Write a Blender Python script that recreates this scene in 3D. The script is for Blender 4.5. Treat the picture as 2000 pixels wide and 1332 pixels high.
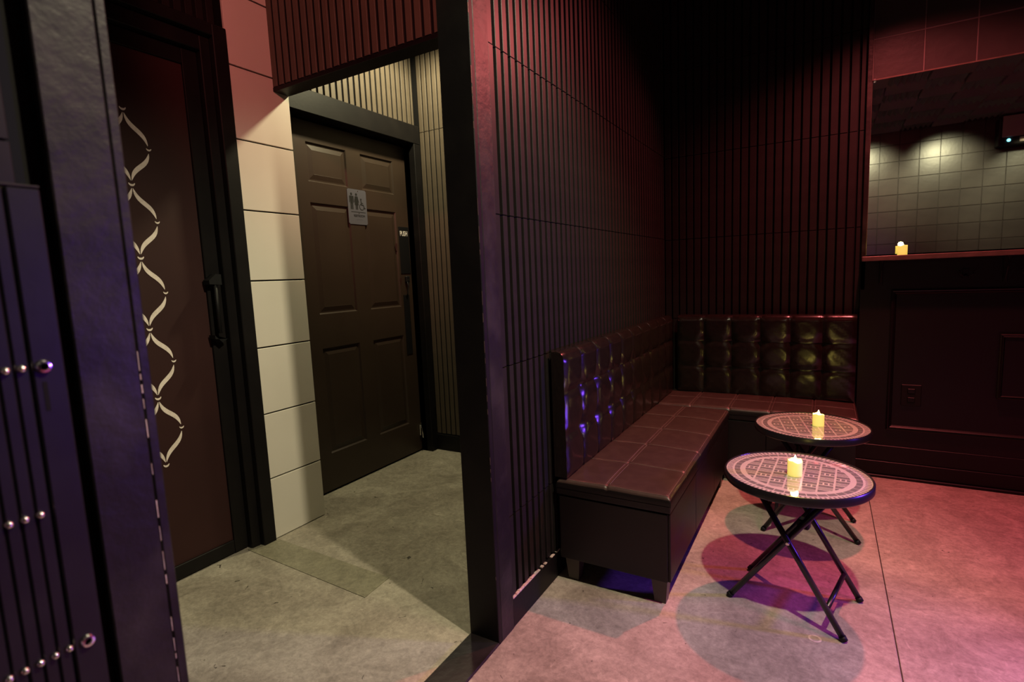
import bpy, bmesh, math, random
from mathutils import Matrix, Vector
random.seed(7)
for o in list(bpy.data.objects): bpy.data.objects.remove(o)
scene = bpy.context.scene
C = scene.collection
PI = math.pi

# ------------------------------------------------------------------ camera
YAW, PITCH, ROLL, FPX = -0.531792, -0.119360, -0.0425425, 1041.965
CAM_H = 1.18
fw = Vector((math.sin(YAW)*math.cos(PITCH), math.cos(YAW)*math.cos(PITCH), math.sin(PITCH)))
r0 = fw.cross(Vector((0, 0, 1))).normalized(); u0 = r0.cross(fw)
rr = math.cos(ROLL)*r0 + math.sin(ROLL)*u0
uu = -math.sin(ROLL)*r0 + math.cos(ROLL)*u0
cd = bpy.data.cameras.new('camera'); cam = bpy.data.objects.new('camera', cd); C.objects.link(cam)
cd.sensor_width = 36.0; cd.lens = 36.0*FPX/2000.0; cd.clip_start = 0.02
m = Matrix.Identity(4)
for i in range(3):
    m[i][0] = rr[i]; m[i][1] = uu[i]; m[i][2] = -fw[i]
m[2][3] = CAM_H
cam.matrix_world = m
cd.dof.use_dof = True; cd.dof.focus_distance = 2.3; cd.dof.aperture_fstop = 3.2
scene.camera = cam

# ------------------------------------------------------------------ world, lights, exposure
w = bpy.data.worlds.new('world'); scene.world = w; w.use_nodes = True
w.node_tree.nodes['Background'].inputs[0].default_value = (0, 0, 0, 1)
w.node_tree.nodes['Background'].inputs[1].default_value = 0.0
vs = scene.view_settings
vs.view_transform = 'Standard'; vs.look = 'None'; vs.gamma = 1.0; vs.use_curve_mapping = False
vs.exposure = 0.0

def spot(name, loc, aim, col, watt, deg, blend, rad=0.03):
    l = bpy.data.lights.new(name, 'SPOT'); l.energy = watt; l.color = col
    l.spot_size = math.radians(deg); l.spot_blend = blend; l.shadow_soft_size = rad
    o = bpy.data.objects.new(name, l); C.objects.link(o); o.location = loc
    o.rotation_euler = (Vector(aim)-Vector(loc)).to_track_quat('-Z', 'Y').to_euler()
    return o
def point(name, loc, col, watt, rad):
    l = bpy.data.lights.new(name, 'POINT'); l.energy = watt; l.color = col; l.shadow_soft_size = rad
    o = bpy.data.objects.new(name, l); C.objects.link(o); o.location = loc
    return o
WHITE = (1.0, 0.88, 0.60); RED = (1.0, 0.16, 0.155); VIOLET = (0.20, 0.06, 1.0); AMBER = (1.0, 0.90, 0.54)
spot('track_spot_white_offscreen', (0.27, 1.0, 2.68), (-1.15, 1.45, 0), WHITE, 200, 94, 0.7)
spot('track_spot_red_offscreen', (0.29, 2.98, 2.68), (0.45, 1.95, 0), RED, 235, 156, 0.95)
spot('track_spot_coral_offscreen', (-0.30, 0.10, 2.68), (-1.75, 1.70, 2.42), (1.0, 0.25, 0.21), 92, 54, 0.8, 0.05)
spot('track_spot_pink_offscreen', (1.85, 1.35, 2.65), (0.95, 1.45, 0), (1.0, 0.11, 0.46), 190, 80, 0.9, 0.3)
spot('room_light_violet_offscreen', (1.9, 2.45, 1.0), (-0.85, 0.40, 0.60), VIOLET, 165, 85, 0.8, 0.08)
spot('corridor_lamp_offscreen', (-1.8, 2.44, 2.71), (-2.1, 2.25, 0), AMBER, 100, 165, 0.4, 0.05)
for k, (lx, az, pw) in enumerate(((0.42, 2.12, 110), (1.22, 2.12, 110), (2.0, 1.75, 110))):
    spot('rear_wall_wash_offscreen', (lx, -0.62, 2.64), (lx, -1.46, az), (1.0, 0.92, 0.55), pw, 70, 0.9)

# ------------------------------------------------------------------ materials
def nmat(name, col, rough=0.5, metal=0.0, spec=0.5, noise=None, bump=None, emis=None, coat=0.0):
    """noise=(scale, colour2, contrast lo, hi, detail) ; bump=(scale, strength, distance)"""
    mt = bpy.data.materials.new(name); mt.use_nodes = True
    nt = mt.node_tree; b = nt.nodes['Principled BSDF']
    b.inputs['Base Color'].default_value = (*col, 1); b.inputs['Roughness'].default_value = rough
    b.inputs['Metallic'].default_value = metal; b.inputs['Specular IOR Level'].default_value = spec
    if coat: b.inputs['Coat Weight'].default_value = coat; b.inputs['Coat Roughness'].default_value = 0.02; b.inputs['Coat IOR'].default_value = 2.1
    tc = nt.nodes.new('ShaderNodeTexCoord')
    if noise:
        sc, c2, lo, hi, det = noise
        n = nt.nodes.new('ShaderNodeTexNoise'); n.inputs['Scale'].default_value = sc; n.inputs['Detail'].default_value = det
        nt.links.new(tc.outputs['Object'], n.inputs['Vector'])
        r = nt.nodes.new('ShaderNodeValToRGB')
        r.color_ramp.elements[0].position = lo; r.color_ramp.elements[0].color = (*col, 1)
        r.color_ramp.elements[1].position = hi; r.color_ramp.elements[1].color = (*c2, 1)
        nt.links.new(n.outputs['Fac'], r.inputs[0]); nt.links.new(r.outputs[0], b.inputs['Base Color'])
    if bump:
        n2 = nt.nodes.new('ShaderNodeTexNoise'); n2.inputs['Scale'].default_value = bump[0]; n2.inputs['Detail'].default_value = 5
        nt.links.new(tc.outputs['Object'], n2.inputs['Vector'])
        bp = nt.nodes.new('ShaderNodeBump'); bp.inputs['Strength'].default_value = bump[1]; bp.inputs['Distance'].default_value = bump[2]
        nt.links.new(n2.outputs['Fac'], bp.inputs['Height']); nt.links.new(bp.outputs[0], b.inputs['Normal'])
    if emis:
        b.inputs['Emission Color'].default_value = (*emis[0], 1); b.inputs['Emission Strength'].default_value = emis[1]
    return mt

M = {}
M['black'] = nmat('black_paint', (0.006, 0.005, 0.0055), 0.5, spec=0.2, bump=(60, 0.15, 0.002), noise=(9, (0.009, 0.0075, 0.0075), 0.4, 0.7, 6))
M['slat'] = nmat('slat_paint', (0.014, 0.012, 0.012), 0.42, spec=0.2, noise=(14, (0.018, 0.015, 0.0145), 0.4, 0.7, 4), bump=(90, 0.08, 0.001))
M['slat_brown'] = nmat('brown_slat_paint', (0.090, 0.070, 0.052), 0.5, spec=0.3, noise=(10, (0.104, 0.081, 0.061), 0.4, 0.7, 4))
M['groove'] = nmat('groove_black', (0.004, 0.0035, 0.004), 0.8, spec=0.2)
M['trim'] = nmat('worn_black_trim', (0.010, 0.0085, 0.0085), 0.46, spec=0.26, noise=(7, (0.030, 0.026, 0.024), 0.45, 0.72, 9), bump=(35, 0.45, 0.004))
M['brown'] = nmat('brown_door_paint', (0.034, 0.021, 0.015), 0.42, spec=0.4, noise=(3.5, (0.042, 0.027, 0.019), 0.35, 0.7, 8), bump=(130, 0.08, 0.001))
M['maroon'] = nmat('maroon_panel', (0.030, 0.0095, 0.009), 0.62, spec=0.3, noise=(2.5, (0.040, 0.013, 0.012), 0.35, 0.7, 8), bump=(300, 0.1, 0.001))
M['ivory'] = nmat('ivory_stencil_paint', (0.86, 0.78, 0.70), 0.6, noise=(60, (0.74, 0.66, 0.58), 0.45, 0.65, 3))
M['tile'] = nmat('cream_wall_tile', (0.68, 0.64, 0.56), 0.42, noise=(3, (0.72, 0.68, 0.60), 0.35, 0.65, 4))
M['sign'] = nmat('brushed_grey_sign', (0.115, 0.115, 0.145), 0.40, metal=0.2)
M['signblack'] = nmat('sign_black', (0.006, 0.006, 0.007), 0.6)
M['white'] = nmat('white_lettering', (0.85, 0.85, 0.80), 0.5, emis=None)
M['chrome'] = nmat('chrome', (0.75, 0.73, 0.72), 0.18, metal=1.0)
M['plate'] = nmat('black_plate', (0.006, 0.006, 0.007), 0.55, spec=0.25)
M['leather'] = nmat('dark_leather', (0.008, 0.006, 0.005), 0.22, bump=(38, 0.16, 0.004), noise=(70, (0.012, 0.009, 0.007), 0.4, 0.7, 3))
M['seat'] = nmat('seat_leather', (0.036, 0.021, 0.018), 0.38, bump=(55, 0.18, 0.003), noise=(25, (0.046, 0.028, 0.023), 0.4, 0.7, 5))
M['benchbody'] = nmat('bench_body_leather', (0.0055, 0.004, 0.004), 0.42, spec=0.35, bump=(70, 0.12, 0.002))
M['thread'] = nmat('stitch_thread', (0.13, 0.085, 0.072), 0.7)
M['legwood'] = nmat('bench_foot_wood', (0.055, 0.042, 0.032), 0.45)
M['tubemetal'] = nmat('black_tube_metal', (0.010, 0.009, 0.011), 0.30)
M['glassprint'] = nmat('printed_glass_light', (0.62, 0.55, 0.54), 0.06, spec=0.6, coat=1.0)
M['glassgrey'] = nmat('printed_glass_grey', (0.21, 0.195, 0.20), 0.06, spec=0.6, coat=1.0)
M['wax'] = nmat('candle_wax', (0.80, 0.72, 0.34), 0.5, emis=((1.0, 0.82, 0.13), 0.62))
M['waxtop'] = nmat('candle_glow_top', (0.85, 0.75, 0.40), 0.5, emis=((1.0, 0.88, 0.26), 3.0))
M['flame'] = nmat('candle_flame', (1.0, 0.8, 0.4), 0.4, emis=((1.0, 0.88, 0.34), 16.0))
M['mirror'] = nmat('mirror_glass', (0.86, 0.87, 0.85), 0.012, metal=1.0)
M['walltile'] = nmat('black_square_tile', (0.028, 0.024, 0.024), 0.36, spec=0.4, noise=(6, (0.040, 0.035, 0.033), 0.35, 0.7, 6), bump=(30, 0.2, 0.004))
M['grout'] = nmat('dark_grout', (0.020, 0.016, 0.016), 0.6)
M['grout_highlight'] = nmat('grout_edge_highlight', (0.10, 0.085, 0.082), 0.5)  # pale colour stands in for the highlight on lit tile edges
M['wains'] = nmat('wainscot_black', (0.004, 0.0034, 0.004), 0.42, spec=0.3, bump=(50, 0.15, 0.002))
M['ledge'] = nmat('ledge_wood', (0.085, 0.060, 0.050), 0.30, noise=(20, (0.12, 0.085, 0.07), 0.4, 0.7, 4))
M['chip'] = nmat('pale_chipped_caulk', (0.62, 0.52, 0.45), 0.7, noise=(80, (0.45, 0.36, 0.3), 0.4, 0.6, 3))
M['foam'] = nmat('charcoal_acoustic_foam', (0.10, 0.092, 0.088), 0.75, bump=(90, 0.3, 0.002))
M['acgrey'] = nmat('grey_plastic', (0.22, 0.20, 0.20), 0.5)
M['led'] = nmat('cyan_led', (0.2, 0.8, 0.9), 0.4, emis=((0.25, 0.85, 1.0), 3.0))
M['strip'] = nmat('cream_plastic_louver', (0.8, 0.72, 0.58), 0.4)
M['gate'] = nmat('gate_black', (0.008, 0.007, 0.009), 0.42, spec=0.3, bump=(40, 0.15, 0.002), noise=(12, (0.011, 0.010, 0.012), 0.4, 0.7, 4))

def concrete(name, base, light, dark, stain):
    mt = bpy.data.materials.new(name); mt.use_nodes = True; nt = mt.node_tree; b = nt.nodes['Principled BSDF']
    tc = nt.nodes.new('ShaderNodeTexCoord')
    def noise(sc, det, rough, dist=0.0):
        n = nt.nodes.new('ShaderNodeTexNoise'); n.inputs['Scale'].default_value = sc; n.inputs['Detail'].default_value = det
        n.inputs['Roughness'].default_value = rough; n.inputs['Distortion'].default_value = dist
        nt.links.new(tc.outputs['Object'], n.inputs['Vector']); return n
    def ramp(src, p0, c0, p1, c1):
        r = nt.nodes.new('ShaderNodeValToRGB'); r.color_ramp.elements[0].position = p0; r.color_ramp.elements[0].color = (*c0, 1)
        r.color_ramp.elements[1].position = p1; r.color_ramp.elements[1].color = (*c1, 1); nt.links.new(src, r.inputs[0]); return r
    def mix(fac, a, bb, mode='MIX', f=None):
        x = nt.nodes.new('ShaderNodeMix'); x.data_type = 'RGBA'; x.blend_type = mode
        if fac is None: x.inputs[0].default_value = f
        else: nt.links.new(fac, x.inputs[0])
        nt.links.new(a, x.inputs[6]); nt.links.new(bb, x.inputs[7]); return x.outputs[2]
    big = ramp(noise(1.7, 7, 0.62, 1.2).outputs['Fac'], 0.42, dark, 0.60, light)
    mid = ramp(noise(6.5, 10, 0.78, 2.2).outputs['Fac'], 0.33, tuple(c*0.55 for c in base), 0.66, tuple(min(1, c*1.32) for c in base))
    col = mix(None, big.outputs[0], mid.outputs[0], 'MIX', 0.55)
    fine = ramp(noise(55, 8, 0.8, 0.5).outputs['Fac'], 0.34, (0.62, 0.62, 0.62), 0.64, (1.12, 1.12, 1.12))
    col = mix(None, col, fine.outputs[0], 'MULTIPLY', 0.9)
    wh = ramp(noise(4.2, 9, 0.78, 3.0).outputs['Fac'], 0.60, (0, 0, 0), 0.72, (1, 1, 1))
    c1 = nt.nodes.new('ShaderNodeRGB'); c1.outputs[0].default_value = (*tuple(min(1, c*1.45) for c in light), 1)
    mf = nt.nodes.new('ShaderNodeMath'); mf.operation = 'MULTIPLY'; mf.inputs[1].default_value = 0.6; nt.links.new(wh.outputs[0], mf.inputs[0])
    col = mix(mf.outputs[0], col, c1.outputs[0])
    sp = ramp(noise(30, 3, 0.5, 0.8).outputs['Fac'], 0.715, (0, 0, 0), 0.745, (1, 1, 1))
    c2 = nt.nodes.new('ShaderNodeRGB'); c2.outputs[0].default_value = (*stain, 1)
    col = mix(sp.outputs[0], col, c2.outputs[0])
    nt.links.new(col, b.inputs['Base Color'])
    rg = ramp(noise(5, 6, 0.6).outputs['Fac'], 0.3, (0.34,)*3, 0.7, (0.58,)*3); nt.links.new(rg.outputs[0], b.inputs['Roughness'])
    bp = nt.nodes.new('ShaderNodeBump'); bp.inputs['Strength'].default_value = 0.12; bp.inputs['Distance'].default_value = 0.0
    nt.links.new(noise(38, 7, 0.7).outputs['Fac'], bp.inputs['Height']); nt.links.new(bp.outputs[0], b.inputs['Normal'])
    return mt
M['concrete'] = concrete('stained_concrete', (0.40, 0.36, 0.295), (0.50, 0.455, 0.375), (0.24, 0.205, 0.165), (0.06, 0.05, 0.04))
M['patch'] = concrete('smooth_floor_patch', (0.27, 0.25, 0.18), (0.30, 0.28, 0.20), (0.24, 0.22, 0.16), (0.07, 0.06, 0.04))

# ------------------------------------------------------------------ helpers
def finish(bm, name, smooth=False):
    me = bpy.data.meshes.new(name)
    if smooth:
        for f in bm.faces: f.smooth = True
    bm.normal_update(); bm.to_mesh(me); bm.free()
    return me
def obj(name, me, mat, parent=None, loc=(0, 0, 0), rot=(0, 0, 0)):
    if mat is not None and not me.materials: me.materials.append(M[mat] if isinstance(mat, str) else mat)
    o = bpy.data.objects.new(name, me); C.objects.link(o); o.location = loc; o.rotation_euler = rot
    if parent is not None: o.parent = parent
    return o
def tag(o, label=None, cat=None, group=None, kind=None):
    if label: o['label'] = label
    if cat: o['category'] = cat
    if group: o['group'] = group
    if kind: o['kind'] = kind
    return o
def thing(name, label, cat, loc=(0, 0, 0), rz=0.0, group=None):
    o = bpy.data.objects.new(name, None); C.objects.link(o); o.location = loc; o.rotation_euler = (0, 0, rz)
    o.empty_display_size = 0.05
    return tag(o, label, cat, group)
def bbox(bm, x0, x1, y0, y1, z0, z1, bev=0.0, seg=1):
    r = bmesh.ops.create_cube(bm, size=1.0)
    vs_ = r['verts']
    for v in vs_:
        v.co = Vector((x0+(v.co.x+.5)*(x1-x0), y0+(v.co.y+.5)*(y1-y0), z0+(v.co.z+.5)*(z1-z0)))
    if bev:
        es = set(e for v in vs_ for e in v.link_edges)
        bmesh.ops.bevel(bm, geom=list(es), offset=bev, segments=seg, affect='EDGES', profile=0.6)
def box(name, mat, ext, parent=None, bev=0.0, seg=1, smooth=False):
    bm = bmesh.new(); bbox(bm, *ext, bev=bev, seg=seg)
    return obj(name, finish(bm, name, smooth), mat, parent)
def boxes(name, mat, exts, parent=None, bev=0.0):
    bm = bmesh.new()
    for e in exts: bbox(bm, *e, bev=bev)
    return obj(name, finish(bm, name), mat, parent)
def tube(bm, pts, rad, n=10, cap=True):
    rings = []
    pts = [Vector(p) for p in pts]
    for i, p in enumerate(pts):
        d = (pts[min(i+1, len(pts)-1)]-pts[max(i-1, 0)]).normalized()
        a = d.orthogonal().normalized() if abs(d.z) > .95 else d.cross(Vector((0, 0, 1))).normalized()
        b = d.cross(a)
        rings.append([bm.verts.new(p+rad*(math.cos(2*PI*k/n)*a+math.sin(2*PI*k/n)*b)) for k in range(n)])
    for i in range(len(rings)-1):
        for k in range(n):
            bm.faces.new((rings[i][k], rings[i][(k+1) % n], rings[i+1][(k+1) % n], rings[i+1][k]))
    if cap:
        bm.faces.new(rings[0][::-1]); bm.faces.new(rings[-1])
def tubes(name, mat, paths, rad, parent=None, n=10):
    bm = bmesh.new()
    for p in paths: tube(bm, p, rad, n)
    bmesh.ops.recalc_face_normals(bm, faces=bm.faces[:])
    return obj(name, finish(bm, name, True), mat, parent)
def lathe(bm, prof, n=48, c=(0, 0, 0), axis='z', wave=None):
    rings = []
    for r, z in prof:
        ring = []
        for k in range(n):
            a = 2*PI*k/n
            zz = z + (wave(a, r) if wave else 0)
            p = (r*math.cos(a), r*math.sin(a), zz)
            if axis == 'x': p = (zz, r*math.cos(a), r*math.sin(a))
            if axis == 'y': p = (r*math.cos(a), zz, r*math.sin(a))
            ring.append(bm.verts.new((p[0]+c[0], p[1]+c[1], p[2]+c[2])))
        rings.append(ring)
    for i in range(len(rings)-1):
        for k in range(n):
            bm.faces.new((rings[i][k], rings[i][(k+1) % n], rings[i+1][(k+1) % n], rings[i+1][k]))
    bm.faces.new(rings[0][::-1]); bm.faces.new(rings[-1])
    bmesh.ops.recalc_face_normals(bm, faces=bm.faces[:])
def lathed(name, mat, prof, parent=None, n=48, c=(0, 0, 0), axis='z', wave=None, smooth=True):
    bm = bmesh.new(); lathe(bm, prof, n, c, axis, wave)
    o = obj(name, finish(bm, name, smooth), mat, parent)
    if smooth and hasattr(o.data, 'set_sharp_from_angle'): o.data.set_sharp_from_angle(angle=math.radians(35))
    return o
_slat = {}
def slat_mesh(dx, dy, dz, bev, mat, ax):
    k = (round(dx, 4), round(dy, 4), round(dz, 4), mat, ax)
    if k not in _slat:
        bm = bmesh.new(); bbox(bm, -dx/2, dx/2, -dy/2, dy/2, -dz/2, dz/2)
        es = [e for e in bm.edges if abs(e.verts[0].co.z-e.verts[1].co.z) > dz*.5]
        bmesh.ops.bevel(bm, geom=es, offset=bev, segments=1, affect='EDGES'); bm.normal_update()
        _slat[k] = finish(bm, 'slat')
        _slat[k].materials.append(M[mat])
    return _slat[k]
def slats(parent, axis, start, end, plane0, plane1, rows, pitch=0.0445, width=0.030, mat='slat', phase=0.0, gap=0.004):
    """one object per slat; axis 'y': slats stand along y on a wall of constant x (plane0..plane1)"""
    n = int((end-start-phase)/pitch+1e-6)
    for (z0, z1) in rows:
        h = z1-z0-gap
        for i in range(n+1):
            a0 = start+phase+i*pitch; a1 = min(a0+width, end)
            if a1-a0 < 0.008: continue
            wd = a1-a0; c = (a0+a1)/2; pc = (plane0+plane1)/2; d = abs(plane1-plane0)
            if axis == 'y': me = slat_mesh(d, wd, h, 0.0012, mat, 0); loc = (pc+random.uniform(-.0006, .0006), c, (z0+z1)/2)
            else: me = slat_mesh(wd, d, h, 0.0012, mat, 1); loc = (c, pc+random.uniform(-.0006, .0006), (z0+z1)/2)
            obj('slat', me, mat, parent, loc)
def poly_plate(bm, pts, to3d, thick):
    """flat outline (2D list) extruded; to3d(u,v,d)->xyz"""
    top = [bm.verts.new(to3d(u, v, thick)) for u, v in pts]; bot = [bm.verts.new(to3d(u, v, 0)) for u, v in pts]
    bm.faces.new(top); bm.faces.new(bot[::-1]); n = len(pts)
    for i in range(n): bm.faces.new((top[i], bot[i], bot[(i+1) % n], top[(i+1) % n]))
def text_obj(name, s, mat, size, loc, rot, parent, depth=0.0006, sx=1.0):
    cu = bpy.data.curves.new(name, 'FONT'); cu.body = s; cu.size = size; cu.extrude = depth; cu.align_x = 'CENTER'; cu.align_y = 'CENTER'
    t = bpy.data.objects.new(name+'_tmp', cu); C.objects.link(t)
    dg = bpy.context.evaluated_depsgraph_get(); dg.update()
    me = bpy.data.meshes.new_from_object(t.evaluated_get(dg)); bpy.data.objects.remove(t); bpy.data.curves.remove(cu)
    me.materials.clear()
    o = obj(name, me, mat, parent, loc, rot); o.scale = (sx, 1, 1)
    return o

# key planes (metres)
XP, XPB = -0.8795, -0.9925           # partition: booth face of the trim, corridor face
YPOST = 1.332
YB = 3.50                            # back wall core
XT = -2.204                          # cream tile face
XW = -2.36                           # corridor wall face
ZC = 2.80
YR = -1.46                           # wall behind the camera
XR = 2.6

# ================================================================== SETTING
fl = box('floor', 'grout', (-2.9, XR+.1, YR-.1, 3.75, -0.08, -0.006)); tag(fl, 'stained bare concrete floor of the lounge and corridor', kind='structure')
def slab(x0, x1, y0, y1):
    box('floor_slab', 'concrete', (x0, x1, y0, y1, -0.03, 0.0), fl, bev=0.0012)
slab(-2.9, -0.9935, YR-.1, 3.75); slab(-0.9925, 0.2165, YR-.1, 3.75); slab(0.2195, XR+.1, YR-.1, 3.75)
bm = bmesh.new()
poly_plate(bm, [(-2.236, 1.354), (-1.4726, 1.326), (-1.4845, 1.470), (-2.192, 1.483)], lambda u, v, d: (u, v, 0.0002+d), 0.0022)
obj('floor_patch', finish(bm, 'floor_patch'), 'patch', fl)
bm = bmesh.new()
for k in range(24):
    a, b = 2*PI*k/24, 2*PI*(k+1)/24
    bm.faces.new([bm.verts.new((0.0+q*math.cos(t), 1.815+q*math.sin(t), .0008)) for q, t in ((.013, a), (.019, a), (.019, b), (.013, b))])
obj('ring_mark', finish(bm, 'ring_mark'), 'chip', fl)
th = box('threshold_strip', 'trim', (XPB, XP, -0.2, YPOST+.01, 0.0, 0.009), None, bev=0.002)
tag(th, 'flat black threshold board on the concrete between the two posts', 'threshold')

ce = box('ceiling', 'groove', (-2.9, XR+.1, YR-.1, 3.75, ZC+.03, ZC+.12)); tag(ce, 'black ceiling lined with acoustic foam', kind='structure')
def foam_mesh():
    bm = bmesh.new(); S, nw = 0.300, 6; p = S/nw
    bbox(bm, -S/2, S/2, -S/2, S/2, 0, 0.03)
    for i in range(nw):
        x0 = -S/2+i*p
        v = [bm.verts.new(c) for c in ((x0, -S/2, 0), (x0+p, -S/2, 0), (x0+p/2, -S/2, -.035), (x0, S/2, 0), (x0+p, S/2, 0), (x0+p/2, S/2, -.035))]
        for f in ((0, 2, 5, 3), (2, 1, 4, 5), (0, 1, 2), (3, 5, 4)): bm.faces.new([v[k] for k in f])
    bmesh.ops.recalc_face_normals(bm, faces=bm.faces[:])
    return finish(bm, 'foam_panel')
fm = foam_mesh()
for ix in range(8):
    for iy in range(10):
        x = 0.30+ix*0.306; y = YR+0.16+iy*0.306
        if x > XR-.1: continue
        obj('foam_panel', fm, 'foam', ce, (x, y, ZC+random.uniform(-.006, .002)), (random.uniform(-.02, .02), random.uniform(-.02, .02), (PI/2 if (ix+iy) % 2 else 0)+random.uniform(-.02, .02)))

# ---- partition (booth side slats) + far post
wp = box('wall_partition', 'groove', (XPB+.01, XP-.026, YPOST+.02, YB, 0, ZC+.03)); tag(wp, 'black slatted partition wall behind the long bench', kind='structure')
rows_p = [(0.11, 0.388), (0.388, 0.892), (0.892, 1.376), (1.376, 1.880), (1.880, 2.384), (2.384, 2.80)]
slats(wp, 'y', 1.432, YB-.022, XP-.026, XP-.006, rows_p, width=0.0265, phase=0.006)
box('baseboard_partition', 'black', (XP-.026, XP-.002, 1.432, YB-.02, 0, 0.1025), wp, bev=0.002)
# chipped caulk bead on top of baseboard
bm = bmesh.new(); y = 1.4335
while y < 1.80:
    l = random.uniform(.012, .03); k = max(0.0, 1-(y-1.43)/.5)
    if y < 1.60 or random.random() < .55:
        hgt = random.uniform(.002, .004)*(.6+k); bbox(bm, XP-.012, XP-.0005, y, y+l, 0.1015, 0.1025+hgt, bev=.0008)
    y += l*random.uniform(.9, 1.25 if y < 1.6 else 1.9)
obj('chipped_caulk', finish(bm, 'chipped_caulk'), 'chip', wp)
box('post_front_board', 'black', (XPB, XP, YPOST, YPOST+.02, 0.0, ZC+.03), wp, bev=0.002)
box('post_side_board', 'trim', (XP-.024, XP, YPOST+.0205, 1.431, 0.0, ZC+.03), wp, bev=0.002)
box('post_back_board', 'black', (XPB, XPB+.02, YPOST+.0205, 1.431, 0.0, ZC+.03), wp, bev=0.002)

bm = bmesh.new(); zz = 0.15
while zz < 2.3:
    l = random.uniform(.006, .05)
    if random.random() < .42: bbox(bm, XP-random.uniform(.0012, .0026), XP-.0004, YPOST-.0003, YPOST+.0006, zz, zz+l)
    zz += l*random.uniform(1.3, 3)
obj('paint_chips', finish(bm, 'paint_chips'), 'ledge', wp)
# ---- near partition stub with pillar trim (foreground left)
wn = box('wall_near', 'groove', (XPB+.01, XP-.026, YR, 0.40, 0, ZC+.03)); tag(wn, 'near end of the slatted partition beside the opening', kind='structure')
slats(wn, 'y', -0.322, 0.3035, XP-.026, XP-.006, [(0.11, 0.388), (0.388, 0.892), (0.892, 1.376), (1.376, 1.880), (1.880, 2.384), (2.384, 2.80)], phase=0.0)
box('pillar_face_board', 'trim', (XP-.020, XP, 0.3215, 0.3965, 0, ZC+.03), wn, bev=0.002)
box('pillar_corner_board', 'trim', (XPB, XP, 0.3973, 0.4118, 0, ZC+.03), wn, bev=0.002)
bm = bmesh.new(); zz = 0.45
while zz < 1.10:
    l = random.uniform(.006, .03)
    if random.random() < .55: bbox(bm, XP-.0004, XP+.0003, 0.3962, 0.3962+random.uniform(.0006, .0014), zz, zz+l)
    zz += l*1.6
obj('chipped_seam', finish(bm, 'chipped_seam'), 'chip', wn)

# ---- left side: tile strip, walls
wl = box('wall_left', 'groove', (-2.62, -2.44, YR, 3.75, 0, ZC+.03)); tag(wl, 'left corridor wall holding two doors and cream tiles', kind='structure')
boxes('tile_backing', 'groove', [(-2.44, XT-.012, 1.47, 1.766, 0, ZC+.03)], wl)
zl = [0.004, 0.2943, 0.6010, 0.908, 1.2110, 1.5210, 1.822, 2.128, 2.432, 2.735, ZC+.03]
for i in range(len(zl)-1):
    box('tile', 'tile', (XT-.013, XT, 1.4745, 1.7667, zl[i]+(0.0 if i == 0 else .0035), zl[i+1]-.0035), wl, bev=0.0012)
# return face of the tile strip
for i in range(len(zl)-1):
    pass
# corridor wall around the restroom door
boxes('door_wall_panel', 'groove', [(-2.44, XW-.008, 1.766, 1.86, 0, ZC+.03), (-2.44, XW-.008, 2.80, 2.90, 0, ZC+.03), (-2.44, XW-.008, 1.86, 2.80, 2.075, ZC+.03)], wl)
slats(wl, 'y', 1.7695, 2.86, XW-.008, XW, [(2.185, ZC+.02)], pitch=0.0449, width=0.0305, mat='slat_brown', phase=0.0)
# slats above the maroon door
boxes('door_lintel_panel', 'groove', [(-2.44, -2.27, 0.30, 1.47, 2.265, ZC+.03), (-2.44, -2.27, YR, 0.36, 0, ZC+.03)], wl)
slats(wl, 'y', 0.32, 1.468, -2.27, -2.25, [(2.268, ZC+.02)], mat='slat', phase=0.0)

# far end wall of the corridor
we = box('wall_corridor_end', 'groove', (-2.44, XPB+.01, 2.870, 3.0, 0, ZC+.03)); tag(we, 'brown slatted end wall of the corridor', kind='structure')
slats(we, 'x', -2.3205, XPB+.008, 2.870, 2.862, [(0.118, 2.144), (2.144, ZC+.02)], pitch=0.0412, width=0.0295, mat='slat_brown', phase=0.0)
box('baseboard_corridor', 'black', (-2.335, XPB+.01, 2.856, 2.884, 0, 0.112), we, bev=.002)
# header over the corridor
wh_ = box('wall_header', 'groove', (XT-.01, XPB+.012, 1.693, 1.766, 2.069, ZC+.03)); tag(wh_, 'slatted header wall above the corridor opening', kind='structure')
slats(wh_, 'x', -2.2035, XPB+.01, 1.693, 1.685, [(2.0865, ZC+.02)], mat='slat_brown', width=0.0290, phase=0.0)
box('header_trim', 'black', (-2.2035, XPB+.01, 1.684, 1.768, 2.068, 2.0855), wh_, bev=.0015)

# rear wall (seen in the mirror)
wr = box('wall_rear', 'grout', (-2.9, XR+.1, YR-.12, YR-.008, 0, ZC+.03)); tag(wr, 'rear wall of black square tiles seen in the mirror', kind='structure')
TP = 0.2025
bm = bmesh.new(); bbox(bm, -TP/2+.0025, TP/2-.0025, -.012, 0, -TP/2+.0025, TP/2-.0025, bev=.002); tme = finish(bm, 'wall_tile')
for ix in range(11):
    for iz in range(9):
        obj('wall_tile', tme, 'walltile', wr, (0.26+ix*TP, YR+random.uniform(-.0008, .0008), 2.81-TP/2-iz*TP), (random.uniform(-.006, .006), 0, random.uniform(-.006, .006)))
wrt = box('wall_right', 'wains', (XR, XR+.1, YR, YB, 0, ZC+.03)); tag(wrt, 'dark right wall of the lounge', kind='structure')

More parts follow.
